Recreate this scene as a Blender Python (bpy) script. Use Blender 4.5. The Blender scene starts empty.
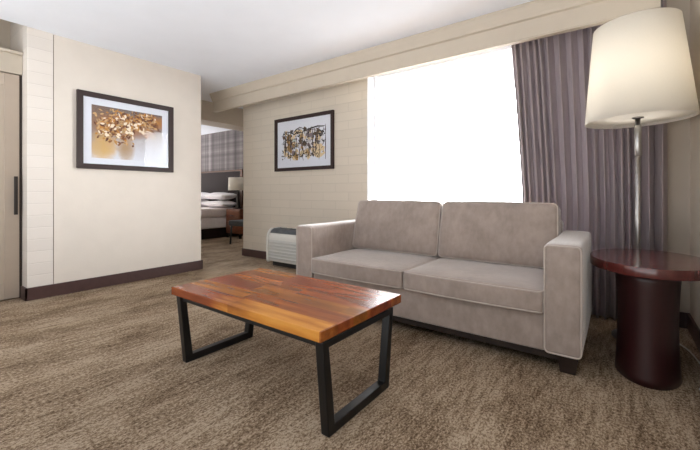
import bpy, bmesh, math, random
from mathutils import Vector, Matrix

S = bpy.context.scene
COL = S.collection
PI = math.pi

# ------------------------------------------------------------------ materials
def lin(c):
    out = []
    for v in c:
        v = v / 255.0
        out.append(v / 12.92 if v <= 0.04045 else ((v + 0.055) / 1.055) ** 2.4)
    return (out[0], out[1], out[2], 1.0)

class NT:
    """small wrapper round a material's node tree"""
    def __init__(self, name):
        self.m = bpy.data.materials.new(name)
        self.m.use_nodes = True
        self.t = self.m.node_tree
        self.b = self.t.nodes['Principled BSDF']
        self.out = self.t.nodes['Material Output']
    def n(self, typ, **kw):
        nd = self.t.nodes.new(typ)
        for k, v in kw.items():
            if k.startswith('i_'):
                nd.inputs[k[2:].replace('_', ' ')].default_value = v
            else:
                setattr(nd, k, v)
        return nd
    def l(self, a, b):
        self.t.links.new(a, b)
    def coords(self, scale=(1, 1, 1), rot=(0, 0, 0), loc=(0, 0, 0)):
        tc = self.n('ShaderNodeTexCoord')
        mp = self.n('ShaderNodeMapping')
        mp.inputs['Scale'].default_value = scale
        mp.inputs['Rotation'].default_value = rot
        mp.inputs['Location'].default_value = loc
        self.l(tc.outputs['Object'], mp.inputs['Vector'])
        return mp.outputs['Vector']
    def noise(self, vec, scale, detail=2, rough=0.5):
        nd = self.n('ShaderNodeTexNoise')
        nd.inputs['Scale'].default_value = scale
        nd.inputs['Detail'].default_value = detail
        nd.inputs['Roughness'].default_value = rough
        if vec is not None:
            self.l(vec, nd.inputs['Vector'])
        return nd.outputs['Fac']
    def ramp(self, fac, stops, interp='LINEAR'):
        nd = self.n('ShaderNodeValToRGB')
        nd.color_ramp.interpolation = interp
        els = nd.color_ramp.elements
        while len(els) > 1:
            els.remove(els[-1])
        els[0].position = stops[0][0]; els[0].color = stops[0][1]
        for p, c in stops[1:]:
            e = els.new(p); e.color = c
        self.l(fac, nd.inputs['Fac'])
        return nd.outputs['Color']
    def mix(self, fac, a, b, blend='MIX'):
        nd = self.n('ShaderNodeMix', data_type='RGBA', blend_type=blend)
        if hasattr(fac, 'is_linked'): self.l(fac, nd.inputs[0])
        else: nd.inputs[0].default_value = fac
        for s, v in ((nd.inputs[6], a), (nd.inputs[7], b)):
            if hasattr(v, 'is_linked'): self.l(v, s)
            else: s.default_value = v
        return nd.outputs[2]
    def math(self, op, a, b=None):
        nd = self.n('ShaderNodeMath', operation=op)
        for s, v in ((nd.inputs[0], a), (nd.inputs[1], b)):
            if v is None: continue
            if hasattr(v, 'is_linked'): self.l(v, s)
            else: s.default_value = v
        return nd.outputs[0]
    def bump(self, h, strength=0.2, dist=0.01):
        nd = self.n('ShaderNodeBump')
        nd.inputs['Strength'].default_value = strength
        nd.inputs['Distance'].default_value = dist
        self.l(h, nd.inputs['Height'])
        self.l(nd.outputs['Normal'], self.b.inputs['Normal'])
    def base(self, v):
        if hasattr(v, 'is_linked'): self.l(v, self.b.inputs['Base Color'])
        else: self.b.inputs['Base Color'].default_value = v
    def set(self, **kw):
        for k, v in kw.items():
            self.b.inputs[k.replace('_', ' ')].default_value = v

def plain(name, rgb, rough=0.6, var=0.06, scale=25, metallic=0.0, bump=0.0, spec=0.5):
    t = NT(name)
    v = t.coords()
    f = t.noise(v, scale, 3)
    c = lin(rgb)
    lo = tuple(x * (1 - var) for x in c[:3]) + (1,)
    hi = tuple(min(1, x * (1 + var)) for x in c[:3]) + (1,)
    t.base(t.ramp(f, [(0.3, lo), (0.7, hi)]))
    t.set(Roughness=rough, Metallic=metallic)
    t.b.inputs['Specular IOR Level'].default_value = spec
    if bump: t.bump(t.noise(v, scale * 8, 2), bump, 0.004)
    return t.m

M = {}
def carpet():
    """loop pile: pale ground with dark flecks whose density drifts in long streaks along the room"""
    t = NT('carpet')
    big = t.noise(t.coords((4.0, 1.5, 1)), 1.0, 3, 0.55)
    mid = t.noise(t.coords((44, 7.0, 1)), 1.0, 3, 0.6)
    fleck = t.noise(t.coords((120, 66, 1)), 1.0, 3, 0.75)
    fine = t.noise(t.coords((420, 300, 1)), 1.0, 1, 0.5)
    dens = t.math('ADD', t.math('MULTIPLY', t.math('SUBTRACT', big, 0.5), 0.40), t.math('MULTIPLY', t.math('SUBTRACT', mid, 0.5), 0.42))
    f = t.math('ADD', t.math('ADD', fleck, dens), t.math('MULTIPLY', t.math('SUBTRACT', fine, 0.5), 0.35))
    t.base(t.ramp(f, [(0.36, lin(CARPET[2])), (0.52, lin(CARPET[1])), (0.66, lin(CARPET[0]))]))
    t.set(Roughness=0.95); t.b.inputs['Specular IOR Level'].default_value = 0.1
    t.bump(t.math('ADD', fleck, fine), 0.5, 0.006)
    return t.m
CARPET = ((84, 66, 49), (136, 116, 94), (182, 164, 142))
M['carpet'] = carpet()

def brick(name, rgb, axis, mort=0.84, bw=0.40):
    """painted block wall; axis = the horizontal world axis the courses run along"""
    t = NT(name)
    tc = t.n('ShaderNodeTexCoord'); sp = t.n('ShaderNodeSeparateXYZ'); cb = t.n('ShaderNodeCombineXYZ')
    t.l(tc.outputs['Object'], sp.inputs[0])
    t.l(sp.outputs[axis], cb.inputs['X']); t.l(sp.outputs['Z'], cb.inputs['Y'])
    br = t.n('ShaderNodeTexBrick')
    br.inputs['Scale'].default_value = 1.0
    br.inputs['Brick Width'].default_value = bw
    br.inputs['Row Height'].default_value = 0.108
    br.inputs['Mortar Size'].default_value = 0.004
    br.inputs['Mortar Smooth'].default_value = 0.6
    br.inputs['Bias'].default_value = 0.0
    c = lin(rgb)
    br.inputs['Color1'].default_value = c
    br.inputs['Color2'].default_value = tuple(x * 0.95 for x in c[:3]) + (1,)
    br.inputs['Mortar'].default_value = tuple(x * mort for x in c[:3]) + (1,)
    t.l(cb.outputs[0], br.inputs['Vector'])
    t.base(br.outputs['Color'])
    t.set(Roughness=0.75)
    n = t.noise(t.coords((1, 1, 1)), 60, 3)
    h = t.math('ADD', t.math('MULTIPLY', t.math('SUBTRACT', 1.0, br.outputs['Fac']), 1.0), t.math('MULTIPLY', n, 0.18))
    t.bump(h, 0.5, 0.003)
    return t.m
M['brick_far'] = brick('painted_brick', (206, 196, 181), 'X')
M['brick_left'] = brick('painted_brick_pale', (212, 204, 195), 'Y', 0.93, 4.0)
M['wall_paint'] = plain('wallcovering', (208, 199, 188), 0.8, 0.02, 6, bump=0.08)
M['wall_beige'] = plain('beige_paint', (190, 179, 164), 0.75, 0.02, 8)
M['trim_beige'] = plain('beige_trim_paint', (188, 177, 161), 0.6, 0.02, 8)
M['door_paint'] = plain('door_paint', (176, 161, 145), 0.5, 0.02, 8)
M['ceiling'] = plain('ceiling_paint', (232, 236, 244), 0.9, 0.015, 4, bump=0.15)
M['baseboard'] = plain('dark_baseboard', (66, 43, 40), 0.45, 0.1, 20)
M['white_frame'] = plain('white_frame', (232, 234, 238), 0.4, 0.01)
M['dark_bronze'] = plain('dark_bronze', (54, 48, 45), 0.4, 0.05, metallic=0.4)
M['gap_shadow'] = plain('painted_gap_shadow', (58, 48, 42), 0.7)
M['seam'] = plain('seam', (120, 108, 96), 0.8)

def fabric(name, rgb, nap=0.12, sheen=0.3, weave=900):
    t = NT(name)
    v = t.coords()
    a = t.noise(v, 5, 4, 0.6)
    b = t.noise(t.coords((1, 1, 0.55)), 26, 3, 0.6)
    w = t.noise(v, weave, 1)
    f = t.math('ADD', t.math('MULTIPLY', a, 0.55), t.math('MULTIPLY', b, 0.45))
    c = lin(rgb)
    lo = tuple(x * (1 - nap) for x in c[:3]) + (1,)
    hi = tuple(min(1, x * (1 + nap)) for x in c[:3]) + (1,)
    t.base(t.ramp(f, [(0.36, lo), (0.64, hi)]))
    t.set(Roughness=0.85)
    t.b.inputs['Specular IOR Level'].default_value = 0.2
    t.b.inputs['Sheen Weight'].default_value = sheen
    t.b.inputs['Sheen Roughness'].default_value = 0.4
    t.bump(t.math('ADD', w, t.math('MULTIPLY', b, 0.7)), 0.25, 0.003)
    return t.m
M['sofa'] = fabric('sofa_velvet', (158, 144, 135), 0.16, 0.8)
M['sofa_piping'] = fabric('sofa_piping', (186, 174, 165), 0.06, 0.3)
M['chair_fabric'] = fabric('slate_fabric', (62, 64, 66), 0.1, 0.1)
M['linen'] = fabric('white_linen', (240, 238, 241), 0.04, 0.05)
M['duvet'] = fabric('pale_bedcover', (236, 226, 226), 0.05, 0.05)

def curtain_mat():
    t = NT('curtain_fabric')
    v = t.coords((1, 1, 0.02))
    f = t.noise(v, 160, 3)
    c = lin((164, 151, 152))
    t.base(t.ramp(f, [(0.3, tuple(x * .9 for x in c[:3]) + (1,)), (0.7, tuple(x * 1.1 for x in c[:3]) + (1,))]))
    t.set(Roughness=0.8)
    t.b.inputs['Sheen Weight'].default_value = 0.2
    tr = t.n('ShaderNodeBsdfTranslucent'); tr.inputs['Color'].default_value = lin((184, 178, 182))
    mx = t.n('ShaderNodeMixShader'); mx.inputs[0].default_value = 0.18
    t.l(t.b.outputs[0], mx.inputs[1]); t.l(tr.outputs[0], mx.inputs[2]); t.l(mx.outputs[0], t.out.inputs[0])
    return t.m
M['curtain'] = curtain_mat()

def shade_mat(name, rgb, k=0.45):
    t = NT(name)
    f = t.noise(t.coords((1, 1, 0.3)), 220, 2)
    c = lin(rgb)
    t.base(t.ramp(f, [(0.3, tuple(x * .97 for x in c[:3]) + (1,)), (0.7, c)]))
    t.set(Roughness=0.8)
    tr = t.n('ShaderNodeBsdfTranslucent'); tr.inputs['Color'].default_value = c
    mx = t.n('ShaderNodeMixShader'); mx.inputs[0].default_value = k
    t.l(t.b.outputs[0], mx.inputs[1]); t.l(tr.outputs[0], mx.inputs[2]); t.l(mx.outputs[0], t.out.inputs[0])
    return t.m
M['shade'] = shade_mat('shade_fabric', (250, 246, 237))
M['diffuser'] = shade_mat('shade_diffuser', (248, 246, 242), 0.5)
M['nickel'] = plain('brushed_nickel', (176, 174, 172), 0.32, 0.05, 40, metallic=1.0)
M['black_steel'] = plain('black_steel', (16, 16, 17), 0.36, 0.08, 30, spec=0.4)

def table_wood():
    t = NT('walnut_planks')
    tc = t.n('ShaderNodeTexCoord'); sp = t.n('ShaderNodeSeparateXYZ')
    t.l(tc.outputs['Object'], sp.inputs[0])
    # boards run along X; their widths step along Y, staves step along X
    row = t.math('FLOOR', t.math('MULTIPLY', sp.outputs['Y'], 1 / 0.107))
    wn = t.n('ShaderNodeTexWhiteNoise', noise_dimensions='1D'); t.l(row, wn.inputs['W'])
    shift = t.math('MULTIPLY', wn.outputs['Value'], 0.9)
    col = t.math('FLOOR', t.math('MULTIPLY', t.math('ADD', sp.outputs['X'], shift), 1 / 0.62))
    cid = t.math('ADD', t.math('MULTIPLY', row, 7.13), t.math('MULTIPLY', col, 3.71))
    w2 = t.n('ShaderNodeTexWhiteNoise', noise_dimensions='1D'); t.l(cid, w2.inputs['W'])
    cb = t.n('ShaderNodeCombineXYZ'); t.l(cid, cb.inputs['Z'])
    mp = t.n('ShaderNodeVectorMath', operation='ADD')
    mv = t.n('ShaderNodeMapping'); mv.inputs['Scale'].default_value = (2.2, 16, 16)
    t.l(tc.outputs['Object'], mv.inputs['Vector'])
    t.l(mv.outputs[0], mp.inputs[0]); t.l(cb.outputs[0], mp.inputs[1])
    g = t.noise(mp.outputs[0], 1.2, 3, 0.5)
    g2 = t.noise(mp.outputs[0], 11, 3, 0.6)
    f = t.math('ADD', t.math('MULTIPLY', g, 0.92), t.math('MULTIPLY', g2, 0.08))
    tone = t.ramp(f, [(0.25, lin((92, 42, 20))), (0.45, lin((124, 60, 29))), (0.6, lin((142, 74, 36))), (0.78, lin((168, 98, 48)))])
    # board-to-board colour
    v = t.n('ShaderNodeHueSaturation')
    t.l(t.math('ADD', t.math('MULTIPLY', w2.outputs['Value'], 0.035), 0.487), v.inputs['Hue'])
    t.l(t.math('ADD', t.math('MULTIPLY', w2.outputs['Value'], 0.35), 0.82), v.inputs['Value'])
    t.l(tone, v.inputs['Color'])
    # the pale sapwood board at the front edge
    front = t.math('LESS_THAN', sp.outputs['Y'], -0.217)
    right = t.n('ShaderNodeMapRange'); right.inputs['From Min'].default_value = -0.15; right.inputs['From Max'].default_value = 0.15
    t.l(t.math('ADD', sp.outputs['X'], t.math('MULTIPLY', t.math('SUBTRACT', g, 0.5), 0.5)), right.inputs['Value'])
    endg = t.math('LESS_THAN', sp.outputs['X'], 0.553)
    sap = t.ramp(f, [(0.3, lin((150, 88, 32))), (0.6, lin((194, 130, 54))), (0.8, lin((204, 146, 70)))])
    k = t.math('MULTIPLY', t.math('MULTIPLY', front, right.outputs[0]), endg)
    t.base(t.mix(k, v.outputs['Color'], sap))
    t.set(Roughness=0.26)
    t.b.inputs['Specular IOR Level'].default_value = 0.35
    t.b.inputs['Coat Weight'].default_value = 0.1
    t.b.inputs['Coat Roughness'].default_value = 0.18
    t.bump(f, 0.012, 0.002)
    return t.m
M['table_wood'] = table_wood()

def wood(name, lo, hi, rough=0.35, sc=(3, 3, 30), coat=0.3):
    t = NT(name)
    f = t.noise(t.coords(sc), 2.0, 4, 0.6)
    t.base(t.ramp(f, [(0.3, lin(lo)), (0.7, lin(hi))]))
    t.set(Roughness=rough)
    t.b.inputs['Coat Weight'].default_value = coat
    t.b.inputs['Coat Roughness'].default_value = 0.1
    return t.m
M['mahogany'] = wood('mahogany_top', (70, 24, 24), (92, 36, 33), 0.22, (5, 30, 5), 0.5)
M['mahogany_dark'] = wood('mahogany_column', (40, 12, 14), (50, 16, 17), 0.4, (30, 30, 2), 0.1)
M['dark_wood'] = wood('espresso_wood', (30, 20, 17), (42, 29, 25), 0.4)
M['brown_wood'] = wood('brown_wood', (98, 56, 36), (132, 80, 54), 0.45, (5, 5, 30))
M['oak_strip'] = wood('oak_strip', (78, 48, 28), (98, 62, 36), 0.5, (20, 20, 2))
M['headboard'] = fabric('headboard_fabric', (56, 50, 50), 0.06, 0.1)
M['frame_dark'] = plain('picture_frame', (54, 42, 40), 0.5, 0.06, 60, spec=0.2)
M['mat_white'] = plain('mat_board', (212, 215, 224), 0.9, 0.01)
M['ptac_white'] = plain('ac_shell', (214, 213, 207), 0.45, 0.01)
M['ptac_grey'] = plain('ac_front', (198, 199, 196), 0.5, 0.01)
M['ptac_dark'] = plain('ac_grille', (92, 96, 100), 0.5, 0.05)
M['black_plastic'] = plain('black_plastic', (26, 25, 25), 0.5, 0.05)
M['cord'] = plain('cord_pvc', (205, 200, 190), 0.25, 0.03)

def plaid():
    t = NT('plaid_wallcovering')
    tc = t.n('ShaderNodeTexCoord'); sp = t.n('ShaderNodeSeparateXYZ'); t.l(tc.outputs['Object'], sp.inputs[0])
    def band(sock, sc, seed):
        n = t.n('ShaderNodeTexNoise', noise_dimensions='1D'); n.inputs['Scale'].default_value = sc; n.inputs['Detail'].default_value = 3
        n.inputs['Roughness'].default_value = 0.7
        t.l(t.math('ADD', sock, seed), n.inputs['W']); return n.outputs['Fac']
    f = t.math('ADD', t.math('MULTIPLY', band(sp.outputs['X'], 5.5, 3.0), 0.62), t.math('MULTIPLY', band(sp.outputs['Z'], 6.5, 11.0), 0.38))
    t.base(t.ramp(f, [(0.36, lin((84, 79, 80))), (0.5, lin((108, 102, 103))), (0.66, lin((146, 140, 140)))]))
    t.set(Roughness=0.8)
    return t.m
M['plaid'] = plaid()

def glass(name, rough=0.0, ior=1.5):
    t = NT(name)
    t.t.nodes.remove(t.b)
    tr = t.n('ShaderNodeBsdfTransparent'); gl = t.n('ShaderNodeBsdfGlossy'); gl.inputs['Roughness'].default_value = rough
    fr = t.n('ShaderNodeFresnel'); fr.inputs['IOR'].default_value = ior
    mx = t.n('ShaderNodeMixShader'); ge = t.n('ShaderNodeNewGeometry')
    k = t.math('MULTIPLY', fr.outputs[0], t.math('SUBTRACT', 1.0, ge.outputs['Backfacing']))   # one reflecting face
    t.l(k, mx.inputs[0]); t.l(tr.outputs[0], mx.inputs[1]); t.l(gl.outputs[0], mx.inputs[2]); t.l(mx.outputs[0], t.out.inputs[0])
    return t.m
M['glass'] = glass('picture_glass', 0.0, 1.24)
M['pane'] = glass('window_glass')

# ------------------------------------------------------------------ mesh helpers
def add_box(bm, x0, x1, y0, y1, z0, z1, bev=0.0, seg=2, mi=0):
    r = bmesh.ops.create_cube(bm, size=1.0)
    vs = r['verts']
    for v in vs:
        v.co = Vector(((x0 + x1) / 2 + v.co.x * (x1 - x0), (y0 + y1) / 2 + v.co.y * (y1 - y0), (z0 + z1) / 2 + v.co.z * (z1 - z0)))
    fs = {f for v in vs for f in v.link_faces}
    for f in fs: f.material_index = mi
    if bev > 0:
        es = list({e for v in vs for e in v.link_edges})
        bmesh.ops.bevel(bm, geom=es, offset=bev, segments=seg, profile=0.5, affect='EDGES')

def box(x0, x1, y0, y1, z0, z1, bev=0.0, seg=2):
    bm = bmesh.new(); add_box(bm, x0, x1, y0, y1, z0, z1, bev, seg); return bm

def add_hexa(bm, pts):
    """8 points: bottom ring (4) then top ring (4)"""
    v = [bm.verts.new(p) for p in pts]
    for q in ((3, 2, 1, 0), (4, 5, 6, 7), (0, 1, 5, 4), (1, 2, 6, 5), (2, 3, 7, 6), (3, 0, 4, 7)):
        bm.faces.new([v[i] for i in q])

def breaks(h, r, inner):
    rr = min(r, h * 0.98)
    a = [-h, -h + rr * 0.18, -h + rr * 0.45, -h + rr]
    n = max(1, inner)
    mids = [-h + rr + (2 * h - 2 * rr) * i / n for i in range(1, n)]
    return a + mids + [-x for x in reversed(a)]

def add_roundbox(bm, c, half, r, inner=(6, 4, 3), deform=None):
    """box with rounded edges on a fine grid, optionally deformed; c = centre"""
    ax = [breaks(half[i], r, inner[i]) for i in range(3)]
    n = [len(a) for a in ax]
    cache = {}
    def vert(i, j, k):
        key = (i, j, k)
        if key in cache: return cache[key]
        p = Vector((ax[0][i], ax[1][j], ax[2][k]))
        q = Vector([max(-(half[d] - r), min(half[d] - r, p[d])) for d in range(3)])
        d = p - q
        if d.length > 1e-9: p = q + d.normalized() * r
        if deform: p = deform(p)
        cache[key] = bm.verts.new(p + Vector(c))
        return cache[key]
    def face(a, b, cc, d): 
        f = bm.faces.new((a, b, cc, d)); f.smooth = True
    for i in range(n[0] - 1):
        for j in range(n[1] - 1):
            face(vert(i, j, 0), vert(i, j + 1, 0), vert(i + 1, j + 1, 0), vert(i + 1, j, 0))
            k = n[2] - 1
            face(vert(i, j, k), vert(i + 1, j, k), vert(i + 1, j + 1, k), vert(i, j + 1, k))
    for i in range(n[0] - 1):
        for k in range(n[2] - 1):
            face(vert(i, 0, k), vert(i + 1, 0, k), vert(i + 1, 0, k + 1), vert(i, 0, k + 1))
            j = n[1] - 1
            face(vert(i, j, k), vert(i, j, k + 1), vert(i + 1, j, k + 1), vert(i + 1, j, k))
    for j in range(n[1] - 1):
        for k in range(n[2] - 1):
            face(vert(0, j, k), vert(0, j, k + 1), vert(0, j + 1, k + 1), vert(0, j + 1, k))
            i = n[0] - 1
            face(vert(i, j, k), vert(i, j + 1, k), vert(i, j + 1, k + 1), vert(i, j, k + 1))

def roundbox(c, half, r, inner=(6, 4, 3), deform=None):
    bm = bmesh.new(); add_roundbox(bm, c, half, r, inner, deform); return bm

def add_tube(bm, pts, r, n=8, closed=False):
    pts = [Vector(p) for p in pts]
    m = len(pts); rings = []
    up = Vector((0, 0, 1))
    prev = None
    for i, p in enumerate(pts):
        if closed: t = pts[(i + 1) % m] - pts[i - 1]
        else: t = pts[min(i + 1, m - 1)] - pts[max(i - 1, 0)]
        t.normalize()
        if prev is None:
            a = up if abs(t.z) < 0.9 else Vector((1, 0, 0))
            u = t.cross(a).normalized()
        else:
            u = (prev - t * prev.dot(t)).normalized()
        prev = u
        w = t.cross(u)
        rings.append([bm.verts.new(p + (u * math.cos(2 * PI * k / n) + w * math.sin(2 * PI * k / n)) * r) for k in range(n)])
    for i in range(m if closed else m - 1):
        a, b = rings[i], rings[(i + 1) % m]
        for k in range(n):
            f = bm.faces.new((a[k], a[(k + 1) % n], b[(k + 1) % n], b[k])); f.smooth = True
    if not closed:
        bm.faces.new(list(reversed(rings[0]))); bm.faces.new(rings[-1])

def tube(pts, r, n=8, closed=False):
    bm = bmesh.new(); add_tube(bm, pts, r, n, closed); return bm

def add_lathe(bm, prof, cx, cy, n=48, sy=1.0, smooth=True, caps=True, closed=False):
    """prof = [(radius, z)] ; sy stretches along Y"""
    rings = []
    for r, z in prof:
        ry = r * sy if not isinstance(r, tuple) else r[1]
        rx = r if not isinstance(r, tuple) else r[0]
        rings.append([bm.verts.new((cx + rx * math.cos(2 * PI * k / n), cy + ry * math.sin(2 * PI * k / n), z)) for k in range(n)])
    m = len(rings)
    for i in range(m if closed else m - 1):
        a, b = rings[i], rings[(i + 1) % m]
        for k in range(n):
            f = bm.faces.new((a[k], a[(k + 1) % n], b[(k + 1) % n], b[k])); f.smooth = smooth
    if caps and not closed:
        bm.faces.new(list(reversed(rings[0]))); bm.faces.new(rings[-1])

def lathe(prof, cx, cy, n=48, sy=1.0, smooth=True, caps=True, closed=False):
    bm = bmesh.new(); add_lathe(bm, prof, cx, cy, n, sy, smooth, caps, closed); return bm

def add_extrude_x(bm, prof, x0, x1, smooth=False):
    """closed (y, z) profile swept along X"""
    a = [bm.verts.new((x0, y, z)) for y, z in prof]
    b = [bm.verts.new((x1, y, z)) for y, z in prof]
    n = len(prof)
    for i in range(n):
        f = bm.faces.new((a[i], a[(i + 1) % n], b[(i + 1) % n], b[i])); f.smooth = smooth
    bm.faces.new(list(reversed(a))); bm.faces.new(b)

def extrude_x(prof, x0, x1):
    bm = bmesh.new(); add_extrude_x(bm, prof, x0, x1); return bm

def xform(bm, mat):
    bmesh.ops.transform(bm, matrix=mat, verts=bm.verts); return bm

# ------------------------------------------------------------------ object helpers
def obj(name, bm, mats, parent=None, pivot=None, loc=None):
    """bm holds world coordinates; link as ONE mesh object"""
    off = Vector((0, 0, 0))
    p = parent
    while p is not None:
        off += p.location; p = p.parent
    if pivot is not None: org = Vector(pivot)
    elif loc is not None: org = Vector(loc)
    elif parent is None: org = Vector((0, 0, 0))
    else: org = off
    bmesh.ops.recalc_face_normals(bm, faces=bm.faces)
    me = bpy.data.meshes.new(name)
    bmesh.ops.translate(bm, vec=-org, verts=bm.verts)
    bm.to_mesh(me); bm.free()
    if not isinstance(mats, (list, tuple)): mats = [mats]
    for m in mats: me.materials.append(m)
    o = bpy.data.objects.new(name, me)
    COL.objects.link(o)
    o.location = org - off if parent is not None else org
    if parent is not None: o.parent = parent
    return o

def thing(name, label, cat, loc, group=None):
    o = bpy.data.objects.new(name, None)
    o.empty_display_size = 0.1
    o.location = loc
    COL.objects.link(o)
    o['label'] = label; o['category'] = cat
    if group: o['group'] = group
    return o

def tag(o, label, cat, group=None):
    o['label'] = label; o['category'] = cat
    if group: o['group'] = group
    return o

def struct(name, bm, mat, parent=None, label=None):
    o = obj(name, bm, mat, parent)
    if parent is None: o['kind'] = 'structure'
    if label: o['label'] = label
    return o

# ------------------------------------------------------------------ dimensions (metres)
CZ = 2.44            # ceiling
WF = 3.48            # far (window) wall plane
XL = -4.22           # left wall plane
YR = 0.3             # the right wall ends here, left open to let in fill light
XR = 0.419           # right wall plane
YB = -1.0            # where the modelled room stops behind the camera

# ------------------------------------------------------------------ setting
struct('floor', box(-9.6, XR + 0.15, YB, 5.4, -0.1, 0.0), M['carpet'], label='taupe streaked carpet floor')
bm = bmesh.new()
add_box(bm, -4.21, XR + 0.15, YB, 5.4, CZ, CZ + 0.1)
add_box(bm, -9.6, -4.21, 1.052, 5.4, CZ, CZ + 0.1)
struct('ceiling', bm, M['ceiling'], label='white painted ceiling')
bm = bmesh.new()
add_box(bm, -4.95, -4.15, YB, 1.06, 2.78, 2.84)
add_box(bm, -4.21, -4.15, YB, 1.06, CZ + 0.1, 2.78)
add_box(bm, -4.92, -4.21, YB, YB + 0.06, 2.52, 2.78)
struct('ceiling_recess', bm, M['wall_beige'])

# left wall: smooth panel with a strip of painted block at its near end
lw = struct('wall_left', box(-4.84, XL, 1.058, 2.537, 0, CZ), M['wall_paint'], label='pale smooth wall on the left')
struct('wall_left_pier', box(-4.84, XL - 0.003, 0.868, 1.052, 0, 2.78), M['brick_left'], label='painted block end of the left wall')
struct('trim_1', box(-4.84, XL - 0.008, 1.0515, 1.0585, 0.11, CZ), M['seam'], label='dark seam in the left wall')
bm = bmesh.new()
add_box(bm, XL, XL + 0.018, 0.85, 2.553, 0, 0.112, 0.003)
add_box(bm, -4.36, XL + 0.018, 0.85, 0.868, 0, 0.112, 0.003)
add_box(bm, -4.5, XL + 0.018, 2.537, 2.553, 0, 0.112, 0.003)
struct('baseboard_left', bm, M['baseboard'], label='dark brown baseboard of the left wall')

# recess with the sliding door at the far left
struct('wall_recess', box(-4.5, -4.42, YB, 0.868, 0, 2.24), M['wall_beige'])
struct('wall_recess_back', box(-4.92, -4.84, YB, 0.868, 2.2, 2.8), M['wall_beige'])
struct('gap_shadow_strip', box(-4.419, -4.395, 0.848, 0.867, 0, 2.04), M['gap_shadow'], label='dark strip painted as shadow in the gap beside the sliding door')  # dark colour stands in for the shadow inside the door gap
bm = bmesh.new()                                                     # head casing with cornice and panel
add_box(bm, -4.42, -4.372, YB, 0.866, 2.04, 2.215, 0.003)
add_box(bm, -4.84, -4.345, YB, 0.866, 2.215, 2.242, 0.006)
add_box(bm, -4.372, -4.366, YB, 0.72, 2.085, 2.10)
add_box(bm, -4.372, -4.366, YB, 0.72, 2.16, 2.175)
add_box(bm, -4.372, -4.366, 0.705, 0.72, 2.10, 2.16)
struct('trim_2', bm, M['trim_beige'], label='beige cornice and panel above the sliding door')
dr = struct('door_1', box(-4.418, -4.385, -0.25, 0.846, 0.012, 2.03, 0.003), M['door_paint'], label='beige sliding door at the far left')
bm = bmesh.new()
for a in ((-0.25, -0.12, 0.012, 2.03), (0.745, 0.846, 0.012, 2.03), (-0.12, 0.745, 1.92, 2.03), (-0.12, 0.745, 0.012, 0.16)):
    add_box(bm, -4.39, -4.378, a[0], a[1], a[2], a[3], 0.003)
struct('door_frame', bm, M['door_paint'], dr)
bm = bmesh.new()
add_box(bm, -4.352, -4.338, 0.803, 0.829, 0.765, 1.11, 0.003)
add_box(bm, -4.379, -4.35, 0.81, 0.822, 0.80, 0.815)
add_box(bm, -4.379, -4.35, 0.81, 0.822, 1.06, 1.075)
struct('door_handle', bm, M['dark_bronze'], dr, label='dark vertical bar handle')

# far wall: painted brick to the left of the window, then below / above / right of it
WX0, WX1, WZ0, WZ1 = -2.322, 0.12, 0.52, 2.36
struct('wall_far', box(-4.62, WX0, WF, WF + 0.24, 0, CZ), M['brick_far'], label='cream painted brick wall beside the window')
bm = bmesh.new()
add_box(bm, WX0, WX1, WF, WF + 0.24, 0, WZ0)
add_box(bm, WX0, WX1, WF, WF + 0.24, WZ1, CZ)
add_box(bm, WX1, XR + 0.15, WF, WF + 0.24, 0, CZ)
struct('wall_far_window', bm, M['wall_beige'], label='beige wall round the window')
bm = bmesh.new()
add_box(bm, -4.636, WX0, WF - 0.016, WF, 0, 0.11, 0.003)
add_box(bm, -4.636, -4.62, WF, WF + 0.3, 0, 0.11, 0.003)
add_box(bm, WX0, XR, WF - 0.016, WF, 0, 0.11, 0.003)
struct('baseboard_far', bm, M['baseboard'], label='dark baseboard under the brick wall')
struct('wall_right', box(XR, XR + 0.15, YR, WF, 0, CZ), M['wall_beige'], label='beige wall on the right')
struct('baseboard_right', box(XR - 0.016, XR, YR, WF - 0.016, 0, 0.11, 0.003), M['baseboard'], label='dark baseboard of the right wall')

# window
bm = bmesh.new()
add_box(bm, WX0, WX0 + 0.012, WF - 0.004, WF + 0.16, WZ0, WZ1)
add_box(bm, WX1 - 0.012, WX1, WF, WF + 0.16, WZ0, WZ1)
add_box(bm, WX0, WX1, WF, WF + 0.16, WZ1 - 0.012, WZ1)
add_box(bm, WX0 - 0.02, WX1, WF - 0.03, WF + 0.16, WZ0, WZ0 + 0.025, 0.004)
add_box(bm, WX0 + 0.012, WX0 + 0.05, WF + 0.12, WF + 0.17, WZ0 + 0.025, WZ1 - 0.012, 0.004)
add_box(bm, WX1 - 0.05, WX1 - 0.012, WF + 0.12, WF + 0.17, WZ0 + 0.025, WZ1 - 0.012, 0.004)
add_box(bm, WX0 + 0.05, WX1 - 0.05, WF + 0.12, WF + 0.17, WZ1 - 0.05, WZ1 - 0.012, 0.004)
add_box(bm, WX0 + 0.05, WX1 - 0.05, WF + 0.12, WF + 0.17, WZ0 + 0.025, WZ0 + 0.07, 0.004)
wn = struct('window_1', bm, M['white_frame'], label='large white framed window behind the sofa')
struct('window_pane', box(WX0 + 0.05, WX1 - 0.05, WF + 0.14, WF + 0.146, WZ0 + 0.07, WZ1 - 0.05), M['pane'], wn)

# curtain valance: crown moulding over a flat fascia, running along the far wall
crown = [(3.066, CZ), (3.066, 2.424), (3.072, 2.418), (3.084, 2.385), (3.100, 2.352), (3.104, 2.333), (3.112, 2.328), (3.122, 2.326),
         (3.126, 2.320), (3.128, 2.192), (3.124, 2.186), (3.124, 2.178), (3.175, 2.178), (3.175, CZ)]
struct('trim_3', extrude_x(crown, -4.87, 0.235), M['trim_beige'], label='beige crown moulded valance over the window')

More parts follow.
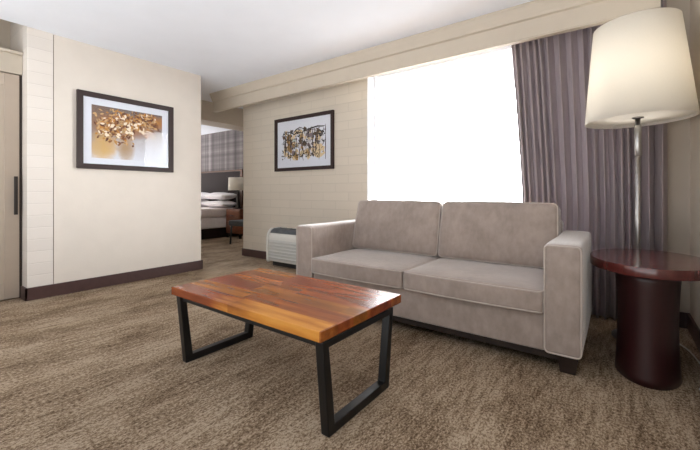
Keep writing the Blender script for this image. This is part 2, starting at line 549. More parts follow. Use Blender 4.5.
# bulkhead between living room and bedroom, and the bedroom shell
struct('trim_4', box(-5.7, -5.3, 2.537, 5.14, 2.13, CZ), M['wall_beige'], label='beige ceiling bulkhead in the bedroom opening')
struct('wall_bedroom_far', box(-9.6, -4.4, 5.14, 5.3, 0, CZ), M['plaid'], label='grey plaid bedroom wall')
struct('wall_bedroom_right', box(-4.62, -4.4, WF + 0.24, 5.14, 0, CZ), M['wall_beige'])
struct('wall_bedroom_near', box(-9.6, -4.84, 2.40, 2.537, 0, CZ), M['wall_beige'])

# ------------------------------------------------------------------ sofa
SX0, SX1, SY0, SY1 = -2.182, -0.140, 2.18, 3.08
AX0, AX1 = -2.002, -0.316
MX = -1.164
sofa = thing('sofa', 'grey beige velvet two-seat sofa with box arms under the window', 'sofa', ((SX0 + SX1) / 2, (SY0 + SY1) / 2, 0))
rails = bmesh.new()
obj('base_rail', box(SX0 + 0.05, SX1 - 0.05, SY0 + 0.06, SY1 - 0.05, 0.052, 0.10, 0.004), M['dark_wood'], sofa)['label'] = 'dark wooden rail under the sofa'
rails.free()
for x in (SX0 + 0.035, SX1 - 0.118):
    for y in (SY0 + 0.03, SY1 - 0.13):
        bm = bmesh.new()
        add_hexa(bm, [(x + .015, y + .015, 0), (x + .085, y + .015, 0), (x + .085, y + .085, 0), (x + .015, y + .085, 0),
                      (x, y, .10), (x + .10, y, .10), (x + .10, y + .10, .10), (x, y + .10, .10)])
        obj('leg', bm, M['dark_wood'], sofa)['label'] = 'short dark wooden block leg'
obj('front_panel', roundbox(((AX0 + AX1) / 2, (SY0 + 0.02 + 2.95) / 2, 0.203), ((AX1 - AX0) / 2 + 0.004, (2.95 - SY0 - 0.02) / 2, 0.103), 0.014, (8, 4, 3)), M['sofa'], sofa)
obj('back_frame', roundbox(((AX0 + AX1) / 2, 3.005, 0.43), ((AX1 - AX0) / 2 + 0.004, 0.073, 0.33), 0.02, (8, 2, 4)), M['sofa'], sofa)
def rect_path(fixed, a0, a1, b0, b1, r, axis):
    """closed rounded rectangle in the plane axis=fixed"""
    pts = []
    for cx, cy, s in ((a1 - r, b1 - r, 0), (a0 + r, b1 - r, 1), (a0 + r, b0 + r, 2), (a1 - r, b0 + r, 3)):
        for i in range(5):
            t = (s + i / 4) * PI / 2
            pts.append((cx + r * math.cos(t), cy + r * math.sin(t)))
    out = []
    for i in range(len(pts)):
        p, q = pts[i], pts[(i + 1) % len(pts)]
        L = math.hypot(q[0] - p[0], q[1] - p[1]); n = max(1, int(L / 0.04))
        for k in range(n):
            u = k / n; a = p[0] + (q[0] - p[0]) * u; b = p[1] + (q[1] - p[1]) * u
            out.append({'x': (fixed, a, b), 'y': (a, fixed, b), 'z': (a, b, fixed)}[axis])
    return out
for x0, x1 in ((SX0, AX0), (AX1, SX1)):
    cx, hx = (x0 + x1) / 2, (x1 - x0) / 2
    def armdef(p, hx=hx, x0=x0):
        q = p.copy()
        q.z += 0.004 * (1 - (p.x / hx) ** 2) if p.z > 0.2 else 0
        q.x += 0.003 * math.sin(p.y * 9 + 1) * (1 if p.z > 0 else 0.3)
        if x0 == SX0 and p.x > 0: q.x -= 0.030 * (p.y + 0.45) / 0.9     # inner face opens towards the back
        return q
    a = obj('arm', roundbox((cx, (SY0 + SY1) / 2, 0.393), (hx, (SY1 - SY0) / 2, 0.291), 0.022, (4, 10, 6), armdef), M['sofa'], sofa)
    obj('piping', tube(rect_path(SY0 + 0.004, x0 + 0.004, x1 - 0.004, 0.106, 0.678, 0.022, 'y'), 0.0045, 6, True), M['sofa_piping'], a)
for x0, x1, sd in ((AX0, MX, 0.4), (MX, AX1, 1.7)):
    cx, hx = (x0 + x1) / 2, (x1 - x0) / 2 - 0.002
    hy, hz, cy, cz = 0.345, 0.061, SY0 - 0.016 + 0.345, 0.370
    def seatdef(p, hx=hx, hy=hy, hz=hz, sd=sd):
        q = p.copy(); u, v = p.x / hx, p.y / hy
        if p.z > 0:
            q.z += 0.013 * max(0, 1 - u ** 4) * max(0, 1 - v ** 4) * (p.z / hz) + 0.003 * math.sin(u * 5 + sd) * math.sin(v * 4 + sd) * (1 - v * v)
        if p.y < 0: q.y -= 0.014 * (1 - u * u) * (-v)
        return q
    c = obj('seat_cushion', roundbox((cx, cy, cz), (hx, hy, hz), 0.02, (12, 8, 3), seatdef), M['sofa'], sofa)
    bm = bmesh.new()
    for zz in (cz + hz - 0.006, cz - hz + 0.006):
        path = rect_path(zz - cz, -hx + 0.004, hx - 0.004, -hy + 0.004, hy - 0.004, 0.025, 'z')
        path = [Vector((cx, cy, cz)) + seatdef(Vector(p)) for p in path]
        add_tube(bm, path, 0.0045, 6, True)
    obj('piping', bm, M['sofa_piping'], c)
for x0, x1, sd in ((AX0 - 0.018, MX, 0.9), (MX, AX1 + 0.004, 2.3)):
    cx, hx = (x0 + x1) / 2, (x1 - x0) / 2 - 0.003
    hy, hz = 0.095, 0.228
    def backdef(p, hx=hx, hy=hy, hz=hz, sd=sd):
        q = p.copy(); u, w = p.x / hx, p.z / hz
        b = max(0, 1 - u ** 4) * max(0, 1 - w ** 4)
        q.y += (-0.022 if p.y < 0 else 0.012) * b * abs(p.y) / hy
        q.y += 0.004 * math.sin(u * 6 + sd + w * 2) * b
        if p.z > 0: q.z += 0.006 * (1 - u * u) * w
        k = 1 - 0.075 * max(0, w)                # narrower top
        q.y *= (1 - 0.18 * max(0, w))
        q.x *= (1 - 0.018 * max(0, w))
        return q
    mt = Matrix.Translation((cx, 2.885, 0.652)) @ Matrix.Rotation(-math.radians(11), 4, 'X')
    bm = roundbox((0, 0, 0), (hx, hy, hz), 0.03, (12, 4, 8), backdef); xform(bm, mt)
    c = obj('back_cushion', bm, M['sofa'], sofa)
    bm = bmesh.new()
    for yy in (-hy + 0.010, hy - 0.010):
        path = [backdef(Vector(p)) for p in rect_path(yy, -hx + 0.004, hx - 0.004, -hz + 0.004, hz - 0.004, 0.03, 'y')]
        add_tube(bm, path, 0.0045, 6, True)
    xform(bm, mt)
    obj('piping', bm, M['sofa_piping'], c)

# ------------------------------------------------------------------ coffee table
TX0, TX1, TY0, TY1, TZ = -2.025, -0.905, 1.035, 1.675, 0.43
ct = thing('coffee_table', 'wooden plank coffee table on two black steel loop legs', 'table', ((TX0 + TX1) / 2, (TY0 + TY1) / 2, 0))
obj('tabletop', box(TX0, TX1, TY0, TY1, TZ - 0.044, TZ, 0.004, 2), M['table_wood'], ct)
def loop_leg(x0, w=0.042, d=0.040):
    """trapezoid loop of square tube in the plane x = const, wider at the top"""
    bm = bmesh.new()
    yt0, yt1, yb0, yb1, zt = TY0 + 0.010, TY1 - 0.085, TY0 + 0.048, TY1 - 0.13, TZ - 0.045
    x1 = x0 + w
    def bar(o0, o1, i0, i1):
        (ya, za), (yb, zb), (yc, zc), (yd, zd) = o0, o1, i1, i0
        add_hexa(bm, [(x0, ya, za), (x0, yb, zb), (x0, yc, zc), (x0, yd, zd), (x1, ya, za), (x1, yb, zb), (x1, yc, zc), (x1, yd, zd)])
    outer = [(yt0, zt), (yb0, 0), (yb1, 0), (yt1, zt)]
    inner = [(yt0 + d, zt - 0.03), (yb0 + d, d), (yb1 - d, d), (yt1 - d, zt - 0.03)]
    n = 4
    for i in range(n):
        bar(outer[i], outer[(i + 1) % n], inner[i], inner[(i + 1) % n])
    bmesh.ops.remove_doubles(bm, verts=bm.verts, dist=1e-5)
    # drop the coincident inner mitre faces, then soften the tube
    dead = [f for f in bm.faces if all(len(e.link_faces) > 2 for e in f.edges if True) and abs(f.normal.x) < 0.1 and len({round(v.co.x, 4) for v in f.verts}) == 2
            and any((round(v.co.y, 4), round(v.co.z, 4)) in {(round(a, 4), round(b, 4)) for a, b in outer} for v in f.verts)
            and any((round(v.co.y, 4), round(v.co.z, 4)) in {(round(a, 4), round(b, 4)) for a, b in inner} for v in f.verts)]
    if dead: bmesh.ops.delete(bm, geom=dead, context='FACES_ONLY')
    bmesh.ops.recalc_face_normals(bm, faces=bm.faces)
    sharp = [e for e in bm.edges if len(e.link_faces) == 2 and e.calc_face_angle() > 0.5]
    bmesh.ops.bevel(bm, geom=sharp, offset=0.004, segments=2, profile=0.5, affect='EDGES')
    return bm
obj('leg', loop_leg(TX0 + 0.035), M['black_steel'], ct)['label'] = 'black steel loop leg'
obj('leg', loop_leg(TX1 - 0.042 + 0.002), M['black_steel'], ct)['label'] = 'black steel loop leg'
for y in (TY0 + 0.025, TY1 - 0.13):
    obj('rail', box(TX0 + 0.076, TX1 - 0.042, y, y + 0.03, TZ - 0.074, TZ - 0.044, 0.002), M['black_steel'], ct)['label'] = 'black steel rail under the tabletop'

# ------------------------------------------------------------------ end table
EX, EY = 0.145, 2.60
et = thing('end_table', 'dark mahogany oval end table on a flared drum base', 'table', (EX, EY, 0))
prof = [((.264, .360), .550), ((.2715, .3675), .551), ((.272, .368), .5535), ((.272, .368), .5965), ((.2715, .3675), .599), ((.270, .366), .600)]
obj('tabletop', lathe(prof, EX, EY, 72), M['mahogany'], et)
pf = []
for i in range(17):
    u = i / 16; z = 0.552 * u
    k = 1 - 0.075 * math.sin(PI * min(1, u * 1.05)) ** 1.0
    pf.append(((0.139 * k, 0.225 * k), z))
obj('pedestal', lathe(pf, EX - 0.013, EY - 0.08, 64), M['mahogany_dark'], et)

# ------------------------------------------------------------------ floor lamp
LX, LY = 0.113, 3.02
fl = thing('floor_lamp', 'tall nickel floor lamp with a large cream drum shade behind the end table', 'lamp', (LX, LY, 0))
obj('base', lathe([(.135, 0), (.14, .004), (.14, .018), (.132, .024), (.03, .03), (.016, .045)], LX, LY, 48), M['nickel'], fl)
obj('pole', lathe([(.0145, .03), (.0145, 1.47)], LX, LY, 20), M['nickel'], fl)
obj('switch_sleeve', lathe([(.0145, 1.20), (.019, 1.205), (.019, 1.40), (.0145, 1.405)], LX, LY, 20), M['nickel'], fl)
rb, rt, zb, zt2 = 0.292, 0.230, 1.435, 2.06
sh = obj('lamp_shade', lathe([(rb, zb), (rt, zt2), (rt - .004, zt2), (rb - .004, zb)], LX, LY, 72, closed=True), M['shade'], fl, pivot=(LX, LY, zb))
sh.rotation_euler = (0, -math.radians(1.3), 0)
df = obj('diffuser', lathe([(.02, zb + .022), (rb - .008, zb + .022), (rb - .008, zb + .025), (.02, zb + .025)], LX, LY, 72, closed=True), M['diffuser'], fl)
obj('locking_ring', lathe([(.012, zb + .012), (.032, zb + .014), (.032, zb + .021), (.012, zb + .021)], LX, LY, 32, closed=True), M['nickel'], fl)
bm = bmesh.new()
for k in range(3):
    a = k * 2 * PI / 3 + 0.4
    add_tube(bm, [(LX, LY, zt2 - 0.03), (LX + (rt - .003) * math.cos(a), LY + (rt - .003) * math.sin(a), zt2 - 0.005)], 0.003, 6)
add_tube(bm, [(LX, LY, 1.45), (LX, LY, zt2 - 0.01)], 0.006, 8)
obj('shade_spider', bm, M['nickel'], fl)

for z in (1.62, 1.90):
    bulb = bpy.data.lights.new('bulb', 'POINT'); bulb.energy = 2.0; bulb.color = (1.0, 0.96, 0.91); bulb.shadow_soft_size = 0.09
    bo = bpy.data.objects.new('bulb', bulb); COL.objects.link(bo); bo.parent = fl; bo.location = (-0.015, 0, z)

# lamp cord on the carpet
cp = [(LX + .12, LY + .05, .008), (.28, 3.13, .006), (.345, 3.0, .006), (.375, 2.8, .006), (.385, 2.66, .007), (.375, 2.54, .006), (.345, 2.46, .006),
      (.326, 2.415, .007), (.336, 2.385, .014), (.358, 2.40, .016), (.372, 2.43, .008), (.39, 2.38, .006), (.392, 2.30, .006)]
def smooth_path(p, n=6):
    p = [Vector(q) for q in p]; out = []
    for i in range(len(p) - 1):
        a, b, c, d = p[max(i - 1, 0)], p[i], p[i + 1], p[min(i + 2, len(p) - 1)]
        for k in range(n):
            t = k / n
            out.append(0.5 * ((2 * b) + (c - a) * t + (2 * a - 5 * b + 4 * c - d) * t * t + (3 * b - a - 3 * c + d) * t ** 3))
    out.append(p[-1]); return out
tag(obj('power_cord', tube(smooth_path(cp), 0.0045, 8), M['cord'], None, loc=None), 'pale power cord lying on the carpet beside the end table', 'cord')

# ------------------------------------------------------------------ curtain
def curtain_mesh():
    bm = bmesh.new(); rng = random.Random(4)
    nx, nz = 420, 26
    z0, z1 = 0.015, 2.335
    folds = 17
    w = [rng.uniform(0.6, 1.5) for _ in range(folds)]; tot = sum(w)
    edge = [0]
    for q in w: edge.append(edge[-1] + q / tot)
    amp = [rng.uniform(0.036, 0.054) for _ in range(folds)]
    ph = [rng.uniform(-1, 1) for _ in range(folds)]
    rows = []
    for k in range(nz + 1):
        t = k / nz; z = z0 + (z1 - z0) * t
        xl = -0.647 - 0.090 * max(0, (z - 0.85) / 1.4) ** 1.1
        xr = 0.285
        row = []
        for i in range(nx + 1):
            s = i / nx
            f = 0
            while f < folds - 1 and s > edge[f + 1]: f += 1
            u = (s - edge[f]) / (edge[f + 1] - edge[f])
            nxt = min(f + 1, folds - 1)
            A = (amp[f] * (1 - u) + amp[nxt] * u) * (0.9 + 0.22 * (1 - t))
            wob = 0.12 * (ph[f] * (1 - u) + ph[nxt] * u) * math.sin(t * 3.0 + f)
            th = 2 * PI * (u + wob)
            y = 3.365 + A * (math.sin(th) + 0.22 * math.sin(2 * th + 0.7))
            x = xl + (xr - xl) * s + 0.011 * math.sin(2 * th) + 0.010 * ph[f] * (1 - t) * math.sin(PI * u) ** 2
            row.append(bm.verts.new((x, y, z)))
        rows.append(row)
    for k in range(nz):
        for i in range(nx):
            f = bm.faces.new((rows[k][i], rows[k][i + 1], rows[k + 1][i + 1], rows[k + 1][i])); f.smooth = True
    return bm
cu = thing('curtain', 'mauve grey pleated full-length curtain drawn to the right of the window', 'curtain', (-0.18, 3.365, 0))
dp = obj('drape', curtain_mesh(), M['curtain'], cu)
md = dp.modifiers.new('thickness', 'SOLIDIFY'); md.thickness = 0.003
bm = bmesh.new()
add_box(bm, -2.5, 0.35, 3.352, 3.378, 2.345, 2.37, 0.003)
for i in range(9): add_box(bm, -0.70 + i * 0.12, -0.69 + i * 0.12, 3.36, 3.37, 2.325, 2.346)
obj('curtain_track', bm, M['white_frame'], cu)

# ------------------------------------------------------------------ framed pictures
def flat_poly(bm, pts, mi):
    f = bm.faces.new([bm.verts.new(p) for p in pts]); f.material_index = mi

def art_mats(prefix, cols):
    return [plain(prefix + '_%s' % n, c, 0.8, 0.05, 120) for n, c in cols]

def picture(name, label, P, w, h, fw, depth, art, inner, mats, loc):
    """P(u, v, d): u along the wall, v up, d out of the wall (metres) -> world"""
    t = thing(name, label, 'picture', loc)
    def prism(bm, u0, u1, v0, v1, d0, d1):
        add_hexa(bm, [P(u0, v0, d0), P(u1, v0, d0), P(u1, v1, d0), P(u0, v1, d0), P(u0, v0, d1), P(u1, v0, d1), P(u1, v1, d1), P(u0, v1, d1)])
    bm = bmesh.new()                     # mitred frame
    o = [(0, 0), (w, 0), (w, h), (0, h)]; i_ = [(fw, fw), (w - fw, fw), (w - fw, h - fw), (fw, h - fw)]
    for k in range(4):
        a, b, c, d = o[k], o[(k + 1) % 4], i_[(k + 1) % 4], i_[k]
        add_hexa(bm, [P(*a, .002), P(*b, .002), P(*c, .002), P(*d, .002), P(*a, depth), P(*b, depth), P(*c, depth * .86), P(*d, depth * .86)])
    obj('frame', bm, M['frame_dark'], t)
    bm = bmesh.new(); prism(bm, fw - .004, w - fw + .004, fw - .004, h - fw + .004, .003, .010)
    obj('mat_board', bm, M['mat_white'], t)
    bm = bmesh.new()
    u0, u1, v0, v1 = inner
    art(bm, lambda u, v, d: P(u0 + (u1 - u0) * u, v0 + (v1 - v0) * v, .0105 + d), (u1 - u0) / (v1 - v0))
    obj('print', bm, mats, t)
    bm = bmesh.new(); prism(bm, fw - .002, w - fw + .002, fw - .002, h - fw + .002, .0165, .0185)
    obj('glass', bm, M['glass'], t)
    return t

def petal(bm, Q, u, v, ang, L, W, asp, d, mi):
    pts = []
    for k, wd in ((0, 0), (.25, .8), (.55, 1), (.8, .6), (1, 0)):
        pts.append((k, wd))
    loop = [(k * L, wd * W) for k, wd in pts] + [(k * L, -wd * W) for k, wd in reversed(pts[1:-1])]
    out = []
    for a, b in loop:
        x = a * math.cos(ang) - b * math.sin(ang); y = a * math.sin(ang) + b * math.cos(ang)
        uu, vv = u + x / asp, v + y
        out.append(Q(max(0.002, min(.998, uu)), max(0.002, min(.998, vv)), d))
    flat_poly(bm, out, mi)

def backdrop_mat():
    """printed backdrop: mauve grey fading to white, with soft golden glows"""
    t = NT('print_backdrop')
    tc = t.n('ShaderNodeTexCoord'); sp = t.n('ShaderNodeSeparateXYZ'); t.l(tc.outputs['Object'], sp.inputs[0])
    n = t.math('SUBTRACT', t.noise(t.coords(), 12, 4, 0.6), 0.5)
    u = t.math('MULTIPLY', t.math('ADD', sp.outputs['Y'], 0.347), 1 / 0.694)
    v = t.math('MULTIPLY', t.math('SUBTRACT', sp.outputs['Z'], 0.112), 1 / 0.533)
    c = t.ramp(t.math('ADD', v, t.math('MULTIPLY', n, 0.35)), [(0.0, lin((206, 208, 216))), (0.35, lin((184, 182, 186))), (0.7, lin((134, 120, 116))), (1.0, lin((104, 92, 90)))])
    def glow(c, cu, cv, ru, rv, rgb, k):
        du = t.math('MULTIPLY', t.math('SUBTRACT', u, cu), 1 / ru); dv = t.math('MULTIPLY', t.math('SUBTRACT', v, cv), 1 / rv)
        d = t.math('ADD', t.math('ADD', t.math('MULTIPLY', du, du), t.math('MULTIPLY', dv, dv)), t.math('MULTIPLY', n, 0.9))
        f = t.ramp(d, [(0.0, (k, k, k, 1)), (0.45, (k * .7, k * .7, k * .7, 1)), (1.0, (0, 0, 0, 1))])
        return t.mix(f, c, lin(rgb))
    c = glow(c, .10, .55, .30, .55, (120, 84, 50), .6)
    c = glow(c, .15, .22, .20, .34, (192, 156, 96), .95)
    c = glow(c, .45, .24, .14, .30, (160, 128, 88), .9)
    c = glow(c, .88, .82, .22, .16, (164, 108, 52), .95)
    c = glow(c, .45, .66, .50, .26, (150, 96, 48), .9)
    t.base(c); t.set(Roughness=0.8)
    return t.m

def art_leaves(bm, Q, asp):
    rng = random.Random(11)
    flat_poly(bm, [Q(0, 0, 0), Q(1, 0, 0), Q(1, 1, 0), Q(0, 1, 0)], 0)
    def blob(u, v, ru, rv, mi, d, n=18):
        flat_poly(bm, [Q(max(.003, min(.997, u + ru * (1 + .18 * math.sin(3 * a + u * 9)) * math.cos(a))), max(.003, min(.997, v + rv * (1 + .15 * math.sin(2 * a + v * 7)) * math.sin(a))), d)
                       for a in [2 * PI * k / n for k in range(n)]], mi)
    # trail of leaves across the sheet
    d = .0004
    for i in range(620):
        s = rng.random()
        u = .08 + .80 * s + rng.gauss(0, .03)
        c = .66 + .16 * math.sin(s * 2.6 - .6) - .10 * math.exp(-((s - .5) / .22) ** 2)
        v = c + rng.gauss(0, .11 + .05 * math.exp(-((s - .45) / .25) ** 2))
        v = min(.93, max(.18, v))
        if u > .93 or u < .03: continue
        mi = rng.choice([2, 2, 3, 3, 4, 4, 4, 1, 6, 6, 7, 7, 5])
        petal(bm, Q, u, v, rng.uniform(0, 2 * PI), rng.uniform(.05, .11), rng.uniform(.010, .022), asp, d, mi)
        d += .000004
    for i in range(26):
        s = rng.random(); u = .1 + .75 * s; v = .66 + rng.gauss(0, .13)
        petal(bm, Q, u, min(.9, v), rng.uniform(0, 2 * PI), rng.uniform(.06, .1), rng.uniform(.018, .03), asp, d, 5)
        d += .000006

LEAF = [backdrop_mat()] + art_mats('leaf_ink', [('ochre', (168, 122, 60)), ('gold', (176, 122, 56)), ('brown', (128, 82, 44)), ('rust', (98, 58, 36)), ('cream', (226, 212, 190)), ('pale', (192, 154, 108)), ('tan', (164, 134, 98))])
def P1(u, v, d): return (XL + d, 1.230 + u, 1.202 + v)
picture('framed_picture', 'dark framed print of golden leaves hanging on the smooth left wall', P1, .940, .764, .050, .034, art_leaves,
        (.123, .817, .112, .645), LEAF, (XL, 1.70, 1.202))

def art_trees(bm, Q, asp):
    rng = random.Random(23)
    d = .0001
    def stroke(pts, w, mi):
        nonlocal d
        L = len(pts)
        up, dn = [], []
        for i, (u, v) in enumerate(pts):
            a, b = pts[max(i - 1, 0)], pts[min(i + 1, L - 1)]
            tx, ty = (b[0] - a[0]) * asp, b[1] - a[1]; n = math.hypot(tx, ty) or 1
            ww = w * (0.45 + rng.random() * 0.9) * (0.5 if i in (0, L - 1) else 1)
            nx, ny = -ty / n * ww / asp, tx / n * ww
            cl = lambda q: max(0.0, min(1.0, q))
            up.append(Q(cl(u + nx), cl(v + ny), d)); dn.append(Q(cl(u - nx), cl(v - ny), d))
        for i in range(L - 1):
            flat_poly(bm, [up[i], up[i + 1], dn[i + 1], dn[i]], mi)
        d += .000008
    def blot(u, v, ru, rv, mi):
        nonlocal d
        n = 12
        flat_poly(bm, [Q(max(0, min(1, u + ru * rng.uniform(.6, 1.2) * math.cos(2 * PI * k / n))), max(0, min(1, v + rv * rng.uniform(.6, 1.2) * math.sin(2 * PI * k / n))), d) for k in range(n)], mi)
        d += .000008
    for u, v, a, b, mi in ((.18, .55, .10, .38, 1), (.10, .30, .06, .2, 2), (.40, .86, .12, .07, 2), (.62, .80, .14, .12, 4), (.85, .25, .13, .2, 2),
                           (.80, .78, .12, .12, 3), (.50, .45, .10, .3, 6), (.66, .40, .10, .28, 6), (.30, .62, .05, .2, 5), (.36, .2, .05, .18, 1), (.88, .55, .08, .16, 6)):
        blot(u, v, a, b, mi)
    for i in range(110):                                   # ochre and mauve washes
        blot(rng.uniform(.04, .95), rng.uniform(.12, .9), rng.uniform(.02, .05), rng.uniform(.03, .10), rng.choice([1, 2, 2, 3, 4, 4, 6, 7]))
    for x in (.09, .16, .21, .35, .42, .50, .57, .63, .72, .78, .86):     # trunks
        h = rng.uniform(.82, .95); b = rng.uniform(.02, .14)
        stroke([(x + rng.uniform(-.012, .012), b + (h - b) * k / 7) for k in range(8)], rng.uniform(.010, .020), 0)
    stroke([(.985, .02 + .96 * k / 7) for k in range(8)], .014, 0)
    # canopy outline
    stroke([(.0, .78), (.06, .84), (.13, .90), (.20, .88), (.28, .84), (.34, .93), (.43, .99), (.52, .93), (.60, .90), (.72, .93), (.82, .95), (.92, .93), (.98, .94)], .016, 0)
    stroke([(.22, .86), (.30, .80), (.38, .86), (.46, .82), (.55, .88)], .018, 0)
    stroke([(.0, .55), (.07, .62), (.14, .58)], .016, 0)
    for i in range(130):                                   # twigs and foliage marks
        u, v = rng.uniform(.02, .97), rng.uniform(.10, .92)
        a = rng.uniform(0, PI); L = rng.uniform(.04, .13)
        stroke([(u, v), (u + L * math.cos(a) / 2 / asp + rng.uniform(-.01, .01), v + L * math.sin(a) / 2), (u + L * math.cos(a) / asp, v + L * math.sin(a))], rng.uniform(.008, .018), rng.choice([0, 0, 0, 7]))
    for i in range(75):
        blot(rng.uniform(0, .98), rng.choice([rng.uniform(.08, .22), rng.uniform(.5, .75), rng.uniform(.75, .9)]), rng.uniform(.008, .022), rng.uniform(.012, .03), 0)
TREE = art_mats('tree_ink', [('black', (34, 30, 28)), ('ochre', (156, 122, 72)), ('sand', (210, 188, 152)), ('umber', (88, 70, 54)), ('mauve', (118, 104, 108)), ('sage', (176, 190, 184)), ('mist', (206, 204, 208)), ('grey', (84, 76, 74))])
def P2(u, v, d): return (-3.879 + u, WF - d, 1.262 + v)
picture('framed_picture', 'dark framed ink sketch of trees hanging on the brick wall', P2, 1.065, .728, .044, .032, art_trees,
        (.128, .940, .118, .582), TREE, (-3.35, WF, 1.262))

# ------------------------------------------------------------------ wall air conditioner
AC0, AC1, AF = -3.745, -2.69, 3.20
ac = thing('air_conditioner', 'white wall air conditioner with a louvred front between brick wall and sofa', 'air conditioner', (-3.2, 3.34, 0))
def ac_prof(o=0.0):
    p = [(WF - .002, .062 - o), (AF + .012 - o, .062 - o), (AF - o, .075), (AF - o, .345)]
    for i in range(1, 9):
        a = i / 8 * PI / 2
        p.append((AF - o + .10 * (1 - math.cos(a)), .345 + (.135 + o) * math.sin(a)))
    p += [(WF - .002, .482 + o)]
    return p
cab = obj('cabinet', extrude_x(ac_prof(0), AC0 + .02, AC1 - .02), M['ptac_white'], ac)
for x0, x1 in ((AC0, AC0 + .03), (AC1 - .03, AC1)):
    bm = extrude_x(ac_prof(.012), x0, x1)
    obj('end_cap', bm, M['ptac_white'], ac)
bm = bmesh.new()
add_box(bm, AC0 + .035, AC1 - .035, AF - .006, AF + .006, .085, .345, .003)
for k in range(6):
    z = .092 + k * .041
    add_hexa(bm, [(AC0 + .045, AF - .007, z), (AC1 - .045, AF - .007, z), (AC1 - .045, AF, z), (AC0 + .045, AF, z),
                  (AC0 + .045, AF - .016, z + .026), (AC1 - .045, AF - .016, z + .026), (AC1 - .045, AF, z + .034), (AC0 + .045, AF, z + .034)])
obj('front_panel', bm, M['ptac_grey'], ac)
gr = bmesh.new()
ang = [(.44 + .54 * i / 6) * PI / 2 * 1.0 for i in range(7)]
def gp(a, o): return (AF + .10 - (.10 + o) * math.cos(a), .345 + (.135 + o) * math.sin(a))
pa = [gp(a, .004) for a in ang] + [(3.41, .4855)]
pb = [gp(a, -.004) for a in ang] + [(3.41, .475)]
add_extrude_x(gr, pa + list(reversed(pb)), AC0 + .045, AC1 - .06)
g = obj('air_grille', gr, M['ptac_dark'], ac); g['label'] = 'dark air outlet grille on top'
bm = bmesh.new()
x = AC0 + .045
while x < AC1 - .06:
    add_extrude_x(bm, [gp(a, .009) for a in ang] + [(3.41, .489)] + list(reversed([gp(a, .003) for a in ang] + [(3.41, .482)])), x, x + .006)
    x += .105
for q in range(4):
    y, z = gp(ang[1 + q], .006)
    add_box(bm, AC0 + .045, AC1 - .06, y - .003, y + .003, z - .003, z + .003)
obj('grille_bar', bm, M['ptac_dark'], g)
obj('kick_base', box(AC0 + .06, AC1 - .06, AF + .05, WF - .018, 0, .064), M['black_plastic'], ac)['label'] = 'dark recessed base'

# ------------------------------------------------------------------ bedroom beyond the opening
BX0, BX1, BY0, BY1 = -8.7, -6.84, 3.05, 5.07
hb = thing('headboard', 'dark grey upholstered wall headboard edged in brown wood', 'headboard', (-8.0, 5.11, 0))
obj('panel', box(-9.3, -6.86, 5.085, 5.138, 0.0, 1.46, .006), M['headboard'], hb)
bm = bmesh.new()
add_box(bm, -9.3, -6.78, 5.075, 5.138, 1.46, 1.495, .003)
add_box(bm, -6.86, -6.78, 5.075, 5.138, 0.0, 1.46, .003)
obj('wood_trim', bm, M['oak_strip'], hb)['label'] = 'brown wooden edge trim'
bed = thing('bed', 'bed with white linen on a dark base seen through the opening', 'bed', ((BX0 + BX1) / 2, 4.05, 0))
obj('bed_base', box(BX0 + .02, BX1 - .02, BY0 + .02, BY1, 0, .21, .008), M['dark_wood'], bed)
obj('mattress', roundbox(((BX0 + BX1) / 2, (BY0 + BY1) / 2, .325), ((BX1 - BX0) / 2, (BY1 - BY0) / 2, .115), .04, (8, 8, 2)), M['linen'], bed)
def duv(p):
    q = p.copy(); q.z += .006 * math.sin(p.x * 7) * math.sin(p.y * 5); q.x += .008 * math.sin(p.y * 8 + p.z * 9); return q
tag(obj('duvet', roundbox(((BX0 + BX1) / 2, (BY0 + 5.04) / 2 - .01, .541), ((BX1 - BX0) / 2 + .015, (5.04 - BY0) / 2, .094), .05, (8, 12, 3), duv), M['duvet']),
    'pale quilted bedcover spread over the mattress', 'duvet')
def pillow(c, rx, w, dd, hh, seed):
    def pf_(p):
        u, v = p.x / w, p.y / dd
        k = max(.12, (1 - u ** 4) * (1 - v ** 4)) ** .6
        q = p.copy(); q.z *= k; q.z += .008 * math.sin(u * 5 + seed) ; return q
    bm = roundbox((0, 0, 0), (w, dd, hh), .03, (10, 8, 3), pf_)
    return xform(bm, Matrix.Translation(c) @ Matrix.Rotation(rx, 4, 'X'))
tag(obj('pillow', pillow((-7.20, 4.80, .715), 0, .38, .22, .072, 0), M['linen']), 'white pillow lying lowest of the two nearest the nightstand', 'pillow', 'bed pillows')
tag(obj('pillow', pillow((-7.23, 4.83, .890), .02, .37, .215, .078, 2.6), M['linen']), 'white pillow lying on top of the pillow nearest the nightstand', 'pillow', 'bed pillows')
tag(obj('pillow', pillow((-8.08, 4.80, .715), 0, .38, .22, .072, 1.0), M['linen']), 'white pillow on the far side of the bed at the bottom', 'pillow', 'bed pillows')
tag(obj('pillow', pillow((-8.05, 4.83, .890), .02, .37, .215, .078, 1.6), M['linen']), 'white pillow on the far side of the bed on top', 'pillow', 'bed pillows')

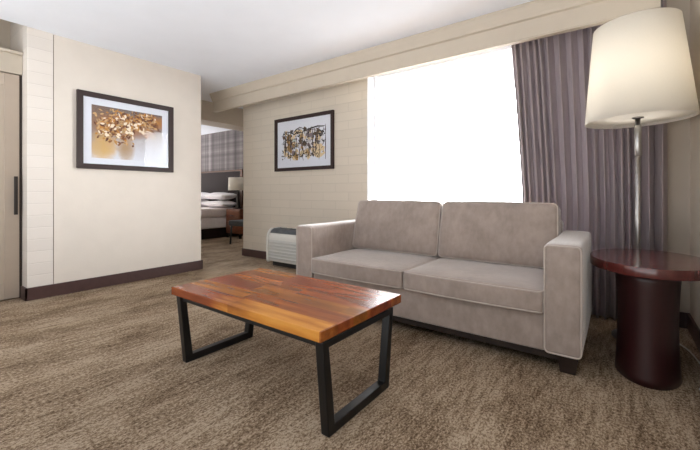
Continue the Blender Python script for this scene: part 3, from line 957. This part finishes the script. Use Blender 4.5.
ns = thing('nightstand', 'brown wooden nightstand beside the bed under the small lamp', 'nightstand', (-6.55, 4.86, 0))
obj('body', box(-6.78, -6.30, 4.66, 5.06, .10, .62, .006), M['brown_wood'], ns)
for z0, z1 in ((.13, .35), (.37, .59)):
    dw = obj('drawer', box(-6.76, -6.32, 4.645, 4.665, z0, z1, .004), M['brown_wood'], ns)
    obj('handle', tube([(-6.60, 4.63, (z0 + z1) / 2), (-6.48, 4.63, (z0 + z1) / 2)], .007, 8), M['dark_bronze'], dw)
for x in (-6.775, -6.345):
    for y in (4.67, 5.01):
        obj('leg', box(x, x + .04, y, y + .04, 0, .10), M['dark_wood'], ns)
tl = thing('table_lamp', 'small bedside lamp with a pale drum shade on the nightstand', 'lamp', (-6.64, 4.86, .62))
obj('base', lathe([(.075, .62), (.08, .63), (.06, .66), (.035, .70), (.03, .80), (.045, .88), (.03, .94), (.012, .97), (.012, 1.06)], -6.64, 4.86, 28), M['dark_bronze'], tl)
obj('lamp_shade', lathe([(.205, 1.02), (.195, 1.295), (.192, 1.295), (.202, 1.02)], -6.64, 4.86, 40, closed=True), M['shade'], tl)
ch = thing('side_chair', 'low slate grey upholstered chair standing in front of the nightstand', 'chair', (-5.60, 4.30, 0))
obj('seat', roundbox((-5.60, 4.30, .40), (.24, .24, .05), .025, (4, 4, 2)), M['chair_fabric'], ch)
def bk(p):
    q = p.copy(); q.y += .05 * (p.x / .24) ** 2 * -1; return q
obj('backrest', roundbox((-5.60, 4.53, .50), (.24, .035, .12), .025, (8, 2, 4), bk), M['chair_fabric'], ch)
for x in (-5.80, -5.40):
    for y in (4.11, 4.49):
        obj('leg', tube([(x, y, .36), (x + (.02 if x > -5.60 else -.02), y + (.02 if y > 4.3 else -.02), 0.001)], .016, 10), M['black_plastic'], ch)

# ------------------------------------------------------------------ light
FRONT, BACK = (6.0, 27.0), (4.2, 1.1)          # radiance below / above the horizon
world = bpy.data.worlds.new('sky_and_rear_fill'); S.world = world
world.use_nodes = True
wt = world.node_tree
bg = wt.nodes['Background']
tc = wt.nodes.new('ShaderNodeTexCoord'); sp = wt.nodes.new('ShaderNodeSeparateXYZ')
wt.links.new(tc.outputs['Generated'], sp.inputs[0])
def wmap(sock, a, b, lo, hi):
    mr = wt.nodes.new('ShaderNodeMapRange'); mr.interpolation_type = 'SMOOTHSTEP'
    mr.inputs['From Min'].default_value = a; mr.inputs['From Max'].default_value = b
    for k, v in (('To Min', lo), ('To Max', hi)):
        if hasattr(v, 'is_linked'): wt.links.new(v, mr.inputs[k])
        else: mr.inputs[k].default_value = v
    wt.links.new(sock, mr.inputs['Value']); return mr.outputs[0]
# open sky on the window side (+Y); the other side is added fill, stronger from below for the ceiling
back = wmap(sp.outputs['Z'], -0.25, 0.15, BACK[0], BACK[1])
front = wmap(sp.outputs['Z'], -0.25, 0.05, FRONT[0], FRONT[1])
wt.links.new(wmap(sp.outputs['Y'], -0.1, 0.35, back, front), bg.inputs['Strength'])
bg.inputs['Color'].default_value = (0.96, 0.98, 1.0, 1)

# ------------------------------------------------------------------ camera
cam = bpy.data.cameras.new('camera')
cam.sensor_fit = 'HORIZONTAL'; cam.sensor_width = 36.0
F = 360.0
cam.lens = F / 700 * 36.0
cam.shift_x = 0.0
cam.shift_y = -(225 - 193) / 700
cam.clip_start = 0.02
co = bpy.data.objects.new('camera', cam); COL.objects.link(co)
co.location = (0, 0, 0.96)
co.rotation_euler = (PI / 2, 0, math.atan(0.74))
S.camera = co

S.view_settings.view_transform = 'Standard'
S.view_settings.look = 'None'
S.view_settings.exposure = 0.0
S.view_settings.gamma = 1.0
S.view_settings.use_curve_mapping = False
S.cycles.max_bounces = 10
S.cycles.diffuse_bounces = 6
S.cycles.glossy_bounces = 4
S.cycles.transparent_max_bounces = 12
S.cycles.caustics_reflective = False
S.cycles.caustics_refractive = False
